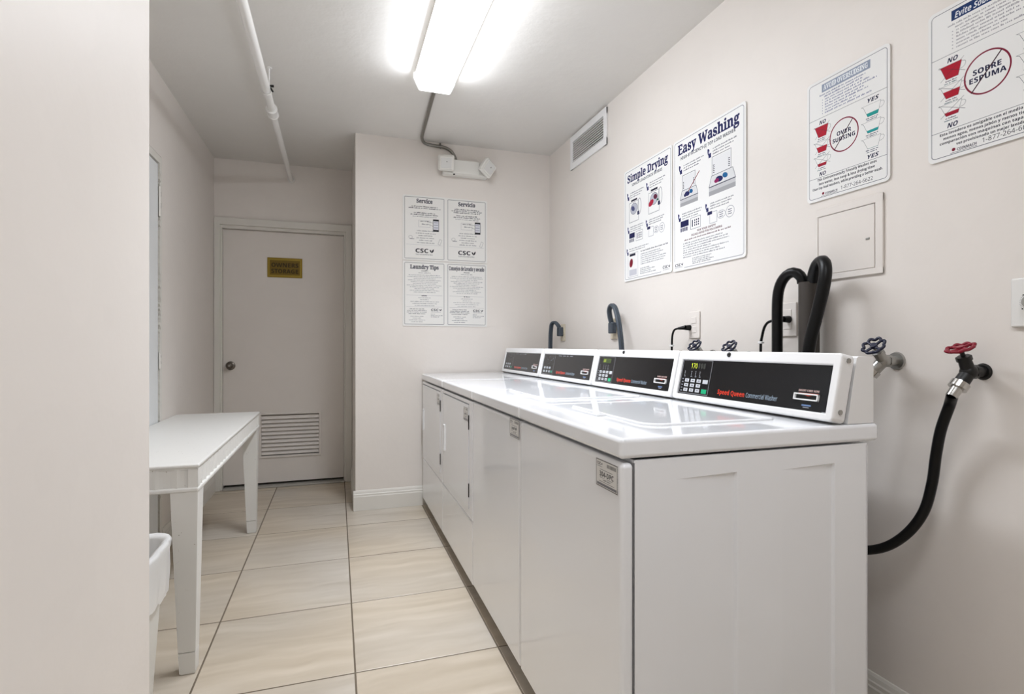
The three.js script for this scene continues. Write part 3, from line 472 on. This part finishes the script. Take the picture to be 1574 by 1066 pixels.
  if (washer) { const b = part('lock_button', [new THREE.SphereGeometry(.0078, 16, 12).scale(1, 1, .7).translate(-.07, .160, .0365)], M.black, con); b.position.copy(bezel.position); b.rotation.x = -slope; }
  for (const y of [.032, .158]) { const s = part('screw', [cyl(.0062, .0062, .004, 14).rotateZ(PI / 2), bx(.0018, .0026, -.0008, .0008, -.0045, .0045)], M.steel, con); s.position.set(hw + .001, TOPY + y, -.604 - y * Math.tan(slope) + .010); }
  return m;
}
machine('front_load_dryer', 'white front-load dryer in the corner touching the back wall baseboard', -3.742, -2.993, false, 1);
machine('front_load_dryer', 'white front-load dryer standing between the other dryer and a washer', -2.993, -2.293, false, 2);
const w1 = machine('top_load_washer', 'white top-load washer standing between a dryer and the other washer', -2.293, -1.652, true, 3);
const w2 = machine('top_load_washer', 'white top-load washer at the free end of the row with 304-DPC sticker', -1.652, -.991, true, 4);
sticker(w1, -1.706 + 1.9725, .837, .0006, .098, .062, stickerTex(21, ''));
sticker(w2, -1.0595 + 1.3215, .828, .0006, .100, .062, stickerTex(33, '304-DPC'));

// ---------------------------------------------------------------- painted bench along the left wall
{
  const x0 = XL + .003, x1 = -.444, z0 = -3.563, z1 = -2.052, y = .715;
  const b = thing('painted_bench', 'white painted wooden bench with fluted apron and tapered legs', 'bench', [(x0 + x1) / 2, 0, (z0 + z1) / 2]);
  const hx = (x1 - x0) / 2, hz = (z1 - z0) / 2, ab = .634;
  part('bench_top', [rbx(-hx, hx, y - .014, y, -hz, hz, .006, 3), rbx(-hx + .005, hx - .005, y - .020, y - .012, -hz + .005, hz - .005, .003, 2)], M.bench, b);
  // fluted apron: a wavy sheet round three visible sides and the wall side
  const flute = (len, n, depth) => { const s = new THREE.Shape(); s.moveTo(0, -.03); for (let i = 0; i < n; i++) for (let k = 0; k <= 6; k++) { const t = k / 6; s.lineTo(len * (i + t) / n, -depth * Math.sin(PI * t)); } s.lineTo(len, -.03); return new THREE.ExtrudeGeometry(s, { depth: y - .018 - ab, bevelEnabled: false }).rotateX(PI / 2).translate(0, y - .018, 0); };
  // shape y points into the room after rotation (z = -y), flip so that the waves face outward
  const long = () => flute(2 * hz - .006, 25, .006), short = () => flute(2 * hx - .006, 7, .006);
  part('apron', [long().rotateY(PI / 2).translate(hx - .003, 0, hz - .003)], M.bench, b);
  part('apron', [short().rotateY(0).translate(-hx + .003, 0, hz - .003)], M.bench, b);
  part('apron', [short().rotateY(PI).translate(hx - .003, 0, -hz + .003)], M.bench, b);
  part('bead', [rbx(-hx, hx, ab - .014, ab + .002, -hz, hz, .006, 3)], M.bench, b);
  const leg = (sx, sz) => {        // square leg tapering on its inner faces
    const top = .082, bot = .048, yT = ab - .012, mk = (s, yy, out) => { const xo = sx * (hx - out), zo = sz * (hz - out); return [[xo, zo], [xo - sx * s, zo], [xo - sx * s, zo - sz * s], [xo, zo - sz * s]].map(([p, q]) => [p, yy, q]); };
    const prism = (lo, hi) => { const P = [], q = (a, c, d, e) => P.push(a, c, d, a, d, e); for (let i = 0; i < 4; i++) { const j = (i + 1) % 4; sx * sz > 0 ? q(lo[j], lo[i], hi[i], hi[j]) : q(lo[i], lo[j], hi[j], hi[i]); } sx * sz > 0 ? (q(hi[0], hi[3], hi[2], hi[1]), q(lo[0], lo[1], lo[2], lo[3])) : (q(hi[0], hi[1], hi[2], hi[3]), q(lo[3], lo[2], lo[1], lo[0])); const g = new THREE.BufferGeometry(); g.setAttribute('position', new THREE.BufferAttribute(new Float32Array(P.flat()), 3)); g.computeVertexNormals(); return uvMetres(g); };
    const yS = .074, t = (yy) => bot + (top - bot) * yy / yT, out = (yy) => .004 + .010 * (1 - yy / yT);
    const l = part('leg', [prism(mk(t(yS + .0035), yS + .0035, out(yS)), mk(top, yT, .004)), prism(mk(t(yS) - .008, yS - .0005, out(yS) + .004), mk(t(yS) - .008, yS + .0035, out(yS) + .004))], M.bench, b);
    part('foot_sleeve', [prism(mk(bot, .0055, .0135), mk(t(yS), yS, out(yS))), prism(mk(bot - .006, .0005, .0165), mk(bot - .006, .0055, .0165))], M.bench, l);
  };
  for (const sx of [-1, 1]) for (const sz of [-1, 1]) leg(sx, sz);
}

// ---------------------------------------------------------------- wastebasket and its bag
{
  const cx = -.655, cz = -1.765, hwT = .165, hdT = .150, yT = .512;
  const ring = (hw, hd, r, n = 64) => { const P = []; for (let i = 0; i < n; i++) { const a = i / n * 2 * PI, c = Math.cos(a), s = Math.sin(a), p = 8, k = 1 / Math.pow(Math.pow(Math.abs(c / hw), p) + Math.pow(Math.abs(s / hd), p), 1 / p); P.push([k * c, k * s]); } return P; };
  const loft = (rings) => { const n = rings[0].length, pos = [], idx = []; rings.forEach((R) => R.forEach((p) => pos.push(...p))); for (let j = 0; j < rings.length - 1; j++) for (let i = 0; i < n; i++) { const a = j * n + i, b2 = j * n + (i + 1) % n, c = a + n, d = b2 + n; idx.push(a, c, b2, b2, c, d); } const g = new THREE.BufferGeometry(); g.setAttribute('position', new THREE.BufferAttribute(new Float32Array(pos), 3)); g.setIndex(idx); g.computeVertexNormals(); return g; };
  const lay = (hw, hd, y) => ring(hw, hd).map(([x, z]) => [x, y, z]);
  const bin = thing('wastebasket', 'pale plastic wastebasket tucked between the bench and the entry wall', 'wastebasket', [cx, 0, cz]);
  const bot = (k) => lay(hwT * k - .035, hdT * k - .035, .001);
  part('body', [loft([lay(.001, .001, .001), bot(1), lay(hwT - .006, hdT - .006, yT - .02), lay(hwT - .002, hdT - .002, yT - .018), lay(hwT, hdT, yT), lay(hwT - .006, hdT - .006, yT), lay(hwT - .008, hdT - .008, yT - .02), lay(hwT - .04, hdT - .04, .006), lay(.001, .001, .006)])], M.plastic, bin);
  const r = rng(55), wob = Array.from({ length: 64 }, () => r()), wob2 = Array.from({ length: 64 }, () => r());
  const bagRing = (off, y, amp, hem = 0) => ring(hwT + off, hdT + off).map(([x, z], i) => { const k = 1 + amp * (wob[i] - .5 + .5 * (wob2[(i * 3) % 64] - .5)) / .15; return [x * k, y - hem * (.3 + .7 * wob2[(i >> 1) % 64]), z * k]; });
  const bag = single('trash_bag', 'crumpled white bag folded over the wastebasket rim', 'bag', [loft([bagRing(.006, yT - .125, .004, .02), bagRing(.010, yT - .07, .006), bagRing(.008, yT - .02, .004), bagRing(.014, yT + .008, .007), bagRing(.006, yT + .022, .004), bagRing(-.012, yT + .008, .003), bagRing(-.02, yT - .12, .006), bagRing(-.05, yT - .32, .008), bagRing(-.10, yT - .42, .006), bagRing(-.149, yT - .44, .001)])], std(0xf1f0ee, .3, { transmission: .25, thickness: 0 }));
  bag.position.set(cx, 0, cz); bag.material.side = THREE.DoubleSide;
}

// ---------------------------------------------------------------- ceiling: sprinkler pipe with coupling and hanger
{
  const x = -.345, y = 2.432, p = thing('ceiling_pipe', 'white painted pipe running under the ceiling with a coupling', 'pipe', [x, y, -2]);
  part('pipe', [between([0, 0, ZD + 2.001], [0, 0, -1.27], .0165), between([0, 0, -1.27], [0, 0, ZF + 1.99], .0205)], M.pipe, p);
  part('coupling', [between([0, 0, -1.33], [0, 0, -1.25], .027, .027, 24), between([0, 0, -1.335], [0, 0, -1.325], .030, .030, 24), between([0, 0, -1.255], [0, 0, -1.245], .030, .030, 24)], M.pipe, p);
  part('wall_flange', [between([0, 0, ZD + 2.001], [0, 0, ZD + 2.008], .026, .026, 24)], M.pipe, p);
  for (const z of [-1.02, 1.2]) {
    const h = part('hanger', [new THREE.TorusGeometry(.024, .003, 8, 24).translate(0, 0, z), between([.012, .024, z], [.012, H - y - .004, z], .004), between([.012, H - y - .005, z], [.012, H - y - .0008, z], .014)], M.pipe, p);
    part('hanger_bolt', [between([.014, .028, z - .01], [.034, .030, z - .01], .006), between([.02, .01, z + .01], [.032, -.012, z + .02], .0045)], M.iron, h);
  }
}

// ---------------------------------------------------------------- conduit from the ceiling light to the emergency light
{
  const c = thing('metal_conduit', 'bent grey metal conduit linking ceiling light and emergency light', 'conduit');
  const y = H - .012, pts = [[.517, y, -2.842], [.522, y, -3.05], [.536, y, -3.35], [.548, y, -3.60], [.556, y - .003, -3.685], [.575, y - .012, -3.728], [.61, y - .018, -3.742], [.67, y - .020, -3.747], [.725, y - .024, -3.748], [.772, y - .045, -3.748], [.800, y - .085, -3.748], [.808, y - .118, -3.748]];
  part('tube', [tube(pts, .0105, 90, 12)], M.conduit, c);
  part('strap', [rbx(.490, .535, H - .006, H - .0005, -2.912, -2.892, .001), new THREE.TorusGeometry(.0125, .003, 8, 20).translate(.5185, y, -2.902), cyl(.005, .005, .008).translate(.496, H - .008, -2.902)], M.conduit, c);
  part('strap', [rbx(.688, .702, 2.520, H - .004, ZB + .0005, ZB + .006, .001), new THREE.TorusGeometry(.0125, .003, 8, 20).rotateY(PI / 2).translate(.695, y - .021, -3.747), cyl(.005, .005, .007).rotateX(PI / 2).translate(.695, 2.541, ZB + .009)], M.conduit, c);
}
// ---------------------------------------------------------------- emergency light
{
  const e = thing('emergency_light', 'white twin-head emergency light on the back wall', 'emergency light', [.868, 2.372, ZB]);
  part('housing', [rbx(-.165, .165, -.056, .050, .001, .062, .012, 4), rbx(-.10, .10, -.050, .048, .05, .072, .008, 3)], M.plastic, e);
  part('test_button', [cyl(.006, .006, .006).rotateX(PI / 2).translate(-.085, -.054, .062)], M.black, e);
  for (const [s, roll, yaw, tilt] of [[-1, .05, -.15, .35], [1, -.62, .35, .3]]) {
    const h = part('lamp_head', [rbx(-.056, .056, -.054, .054, -.018, .022, .016, 4), rbx(-.046, .046, -.044, .044, .018, .029, .008, 3), cyl(.02, .026, .03).rotateX(PI / 2).translate(0, 0, -.03)], M.plastic, e);
    h.position.set(s * .148, .008 - .006 * (s > 0), .098); h.rotation.set(tilt, yaw, roll);
    part('lamp_lens', [rbx(-.036, .036, -.034, .034, .027, .0315, .003, 2)], std(0xdfdedb, .25), h);
    part('lens_screw', [cyl(.0045, .0045, .004).rotateX(PI / 2).translate(.004, .008, .033)], M.steel, h);
  }
}
// ---------------------------------------------------------------- air grille high on the right wall
{
  const g = thing('air_grille', 'white louvred air grille under the ceiling on the right wall', 'grille', [XR, 2.425, -3.11], WALLTURN);
  const a = .258, b = .112, ia = .222, t0 = -.068, t1 = .070;
  part('grille_frame', [rbx(-a, a, t1, b, .0005, .013, .003), rbx(-a, a, -b, t0, .0005, .013, .003), rbx(-a, -ia, -b, b, .0005, .0128, .003), rbx(ia, a, -b, b, .0005, .0128, .003)], M.bezel, g);
  part('duct', [bx(-ia, ia, t0, t1, -.34, -.335), bx(-ia - .006, -ia - .0012, t0, t1, -.34, -.001), bx(ia + .0012, ia + .006, t0, t1, -.34, -.001), bx(-ia, ia, t0 - .004, t0 - .0012, -.34, -.001), bx(-ia, ia, t1 + .0012, t1 + .004, -.34, -.001)], M.plastic, g);
  const s = rbx(-ia, ia, -.0044, .0044, -.0011, .0011, .0008, 1); s.rotateX(-.55);
  for (let i = 0; i < 9; i++) { const q = part('slat', s, M.bezel, g); q.position.set(0, t0 + .0085 + i * .0152, .0075); }
}
// ---------------------------------------------------------------- access panel
{
  const p = thing('access_panel', 'square painted access panel below the English oversudsing sign', 'access panel', [XR, 1.448, -1.2745], WALLTURN);
  part('panel_frame', [rbx(-.116, .116, .094, .119, .0005, .007, .002), rbx(-.116, .116, -.119, -.100, .0005, .007, .002), rbx(-.116, -.108, -.119, .119, .0005, .0068, .002), rbx(.092, .116, -.119, .119, .0005, .0068, .002)], M.wall, p);
  part('panel_door', [rbx(-.107, .0885, -.0985, .0925, .0005, .0052, .0015)], M.wall, p);
  part('latch', [rbx(.062, .074, -.012, -.006, .004, .0075, .001)], M.steel, p);
}
// ---------------------------------------------------------------- timer switch at the picture's edge of the wall
{
  const t = thing('timer_switch', 'white wall timer switch with a round dial', 'timer switch', [XR, 1.216, -.803], WALLTURN);
  part('wall_plate', [rbx(-.040, .040, -.058, .058, .0005, .010, .005, 3)], M.switchPlate, t);
  const dial = canvas(256, 256, (g) => { g.strokeStyle = '#77777a'; g.lineWidth = 3; for (let i = 0; i < 40; i++) { const a = i / 40 * 2 * PI; g.beginPath(); g.moveTo(128 + 84 * Math.cos(a), 128 + 84 * Math.sin(a)); g.lineTo(128 + 120 * Math.cos(a), 128 + 120 * Math.sin(a)); g.stroke(); } g.fillStyle = '#222'; for (const a of [2.2, 2.5, 3.9, 4.3, .9, 5.4]) { g.beginPath(); g.arc(128 + 116 * Math.cos(a), 128 + 116 * Math.sin(a), 8, 0, 7); g.fill(); } }, '#e9e7e3');
  part('dial_print', [new THREE.CircleGeometry(.0275, 40).translate(.004, 0, .0104)], std(0xffffff, .4, { map: dial }), t);
  part('knob', [cyl(.016, .014, .016, 28).rotateX(PI / 2).translate(.004, 0, .018), rbx(.001, .007, -.014, .014, .02, .030, .002)], M.steel, t);
}

// ---------------------------------------------------------------- wall outlets
function plate(label, z, y, kind) {
  const o = thing('wall_outlet', label, 'outlet', [XR, y, z], WALLTURN, 'wall outlets above the machines');
  part('cover_plate', [rbx(-.037, .037, -.060, .060, .0005, .007, .003, 3)], kind === 'ivory' ? M.ivory : M.wall, o);
  if (kind === 'ivory') part('receptacle', [cyl(.027, .027, .004, 32).rotateX(PI / 2).translate(0, .006, .008)], M.ivory, o);
  else { for (const s of [-1, 1]) part('receptacle', [rbx(-.017, .017, s * .021 - .014, s * .021 + .014, .006, .009, .003)], kind === 'painted' ? M.wall : M.ivory, o); }
  return o;
}
plate('ivory dryer outlet nearest the back wall corner', -3.510, 1.206, 'ivory');
plate('ivory round dryer outlet with grey plug behind the row of consoles', -2.772, 1.212, 'ivory');
plate('painted outlet with a black plug beside two dark handwheels', -2.035, 1.208, 'painted');
plate('painted outlet plate partly hidden by the black drain hoses', -1.508, 1.208, 'painted');
// dryer cords: flat grey cord arching from an angled plug down behind the machine
function dryerCord(label, z, y, pts) {
  const c = thing('dryer_cord', label, 'power cord', [XR, y, z], WALLTURN, 'grey dryer cords');
  part('plug', [rbx(pts[0][0] - .024, pts[0][0] + .024, -.034, .030, .011, .043, .007, 3)], M.cordGrey, c);
  const curve = new THREE.CatmullRomCurve3(pts.map((p) => new THREE.Vector3(...p)));
  part('cable', [new THREE.TubeGeometry(curve, 70, .0105, 10), new THREE.TubeGeometry(new THREE.CatmullRomCurve3(pts.map(([x, yy, zz]) => new THREE.Vector3(x + .002, yy, zz + .012))), 70, .0095, 10)], M.cordGrey, c);
}
dryerCord('grey dryer cord arching from the outlet in the far corner', -3.510, 1.215, [[0, .028, .027], [-.006, .05, .040], [-.03, .066, .052], [-.052, .055, .062], [-.062, .01, .066], [-.066, -.08, .068], [-.066, -.4, .07]]);
dryerCord('tall grey dryer cord looping above the second dryer console', -2.772, 1.218, [[.022, .028, .027], [.022, .06, .036], [.036, .10, .048], [.075, .124, .056], [.120, .112, .062], [.160, .06, .066], [.190, -.02, .068], [.209, -.12, .068], [.216, -.45, .07]]);
function washerCord(label, z, y, pts) {
  const c = thing('washer_cord', label, 'power cord', [XR, y, z], WALLTURN, 'thin black washer cords');
  part('plug', [between([0, 0, .0092], [0, 0, .034], .013, .011), between([0, 0, .034], [-.02, -.003, .056], .010, .006)], M.rubber, c);
  part('cable', [tube(pts, .0048, 60, 8)], M.rubber, c);
  part('cable_tag', [rbx(pts[4][0] - .009, pts[4][0] + .009, -.086, -.078, pts[4][2] - .007, pts[4][2] + .007, .002)], M.bezel, c);
}
washerCord('thin black washer cord plugged in beside two dark handwheels', -2.062, 1.196, [[-.018, -.003, .055], [-.035, -.008, .064], [-.047, -.025, .066], [-.053, -.05, .066], [-.055, -.082, .066], [-.056, -.13, .066], [-.056, -.4, .07]]);
washerCord('thin black washer cord plugged in behind the drain hoses', -1.500, 1.208, [[-.018, -.003, .055], [-.04, -.01, .064], [-.056, -.03, .066], [-.066, -.06, .066], [-.071, -.082, .066], [-.073, -.13, .066], [-.073, -.4, .07]]);

// ---------------------------------------------------------------- standpipe and drain hoses
single('drain_standpipe', 'dark grey standpipe receiving two black drain hoses', 'pipe', [(() => lathe([[.0, .0], [.031, .0], [.031, .0], [.031, 1.322], [.027, 1.322], [.027, 1.1], [0, 1.1]].map(([r, y]) => [r, y + .001]), 32).translate(1.478, 0, -1.372))(), between([1.478, .9, -1.372], [1.478, .93, -1.372], .033, .033, 28)], M.pvc);
single('drain_hose', 'black drain hose with a wide hook left of the standpipe', 'hose', [tube([[1.455, .3, -1.483], [1.452, .7, -1.483], [1.450, 1.0, -1.478], [1.450, 1.15, -1.477], [1.450, 1.27, -1.476], [1.452, 1.325, -1.465], [1.456, 1.355, -1.440], [1.462, 1.360, -1.412], [1.472, 1.342, -1.396], [1.474, 1.3245, -1.393]], .0175, 90, 16)], M.rubber, 'black drain hoses');
single('drain_hose', 'black drain hose with a tight hook in front of the standpipe', 'hose', [tube([[1.418, .3, -1.33], [1.416, .7, -1.335], [1.412, 1.0, -1.322], [1.412, 1.12, -1.308], [1.416, 1.22, -1.282], [1.422, 1.29, -1.268], [1.432, 1.345, -1.268], [1.446, 1.378, -1.288], [1.458, 1.375, -1.320], [1.468, 1.345, -1.344], [1.474, 1.3245, -1.352]], .0185, 100, 16)], M.rubber, 'black drain hoses');

// ---------------------------------------------------------------- hose valves
const wheelGeo = (() => {
  const pts = []; for (let i = 0; i < 48; i++) { const a = i / 48 * 2 * PI, r = .027 + .0022 * Math.cos(a * 8); pts.push([r * Math.cos(a), .0015 * Math.cos(a * 8), r * Math.sin(a)]); }
  const l = [tube(pts, .0042, 96, 8, true)]; for (let i = 0; i < 4; i++) { const a = i * PI / 2 + .4; l.push(between([.004 * Math.cos(a), -.002, .004 * Math.sin(a)], [.027 * Math.cos(a), 0, .027 * Math.sin(a)], .0042, .0036, 8)); } l.push(cyl(.009, .0085, .009, 16)); return merge(l);
})();
function valve(label, z, y, wheelMat, bodyMat, axis, dir, corroded) {      // local: +z out of the wall, axis = wheel stem direction, dir = outlet direction
  const v = thing('hose_valve', label, 'valve', [XR, y, z], WALLTURN, 'hose valves along the right wall');
  const A = new THREE.Vector3(...axis).normalize(), O = new THREE.Vector3(...dir).normalize(), c = [0, 0, .052], at = (V, k) => [c[0] + V.x * k, c[1] + V.y * k, c[2] + V.z * k];
  part('pipe_stub', [between([0, 0, .0005], [0, 0, .03], .013), between([0, 0, .0005], [0, 0, .006], corroded ? .021 : .026, corroded ? .017 : .024, 22), between([0, 0, .024], [0, 0, .040], .0175, .0175, 6)], corroded ? M.iron : M.steel, v);
  part('valve_body', [new THREE.SphereGeometry(.019, 20, 14).translate(...c), between(c, at(A, .034), .0155, .0135), between(at(A, .030), at(A, .042), .0165, .0165, 6), between(c, at(O, .036), .0155, .0165)], bodyMat, v);
  part('coupling_nut', [between(at(O, .034), at(O, .050), .0205, .0205, 24), between(at(O, .050), at(O, .076), .0135, .0125)], M.chrome, v);
  part('stem', [between(at(A, .040), at(A, .062), .005)], bodyMat, v);
  const w = part('handwheel', wheelGeo, wheelMat, v); w.position.set(...at(A, .064)); w.quaternion.setFromUnitVectors(new THREE.Vector3(0, 1, 0), A);
  const end = new THREE.Vector3(...at(O, .07)); return v.localToWorld ? (v.updateMatrixWorld(), v.localToWorld(end)) : end;
}
const redEnd = valve('red-handled black hose valve nearest the timer switch', -.905, 1.050, M.red, M.iron, [-.06, .92, .38], [-.16, -.80, .58], true);
const blueEnd = valve('dark-handled brass-grey hose valve beside the end washer console', -1.122, 1.071, M.navy, M.steel, [.10, .65, .70], [-.45, -.75, .45], false);
valve('dark-handled hose valve beside the black-plugged outlet', -1.915, 1.072, M.navy, M.steel, [.1, .65, .7], [-.1, -.95, .3], false);
valve('dark-handled hose valve between the outlet and the drain hoses', -1.705, 1.068, M.navy, M.steel, [.1, .65, .7], [.1, -.95, .3], false);
const P3 = (v) => [v.x, v.y, v.z];
single('fill_hose', 'long black fill hose curving from the red-handled valve to the washer', 'hose', [tube([P3(redEnd), [1.465, .965, -.938], [1.476, .90, -.965], [1.488, .83, -.985], [1.492, .75, -.998], [1.486, .67, -1.016], [1.47, .60, -1.052], [1.445, .550, -1.10], [1.41, .528, -1.16], [1.36, .524, -1.24], [1.315, .524, -1.30]], .0125, 120, 14)], M.rubber);
single('fill_hose', 'short black fill hose dropping from the valve behind the end washer', 'hose', [tube([P3(blueEnd), [1.438, .985, -1.16], [1.430, .93, -1.185], [1.43, .8, -1.21], [1.42, .62, -1.26], [1.37, .56, -1.34], [1.315, .55, -1.38]], .0125, 80, 14)], M.rubber);

// ---------------------------------------------------------------- done
renderer.render(scene, camera);
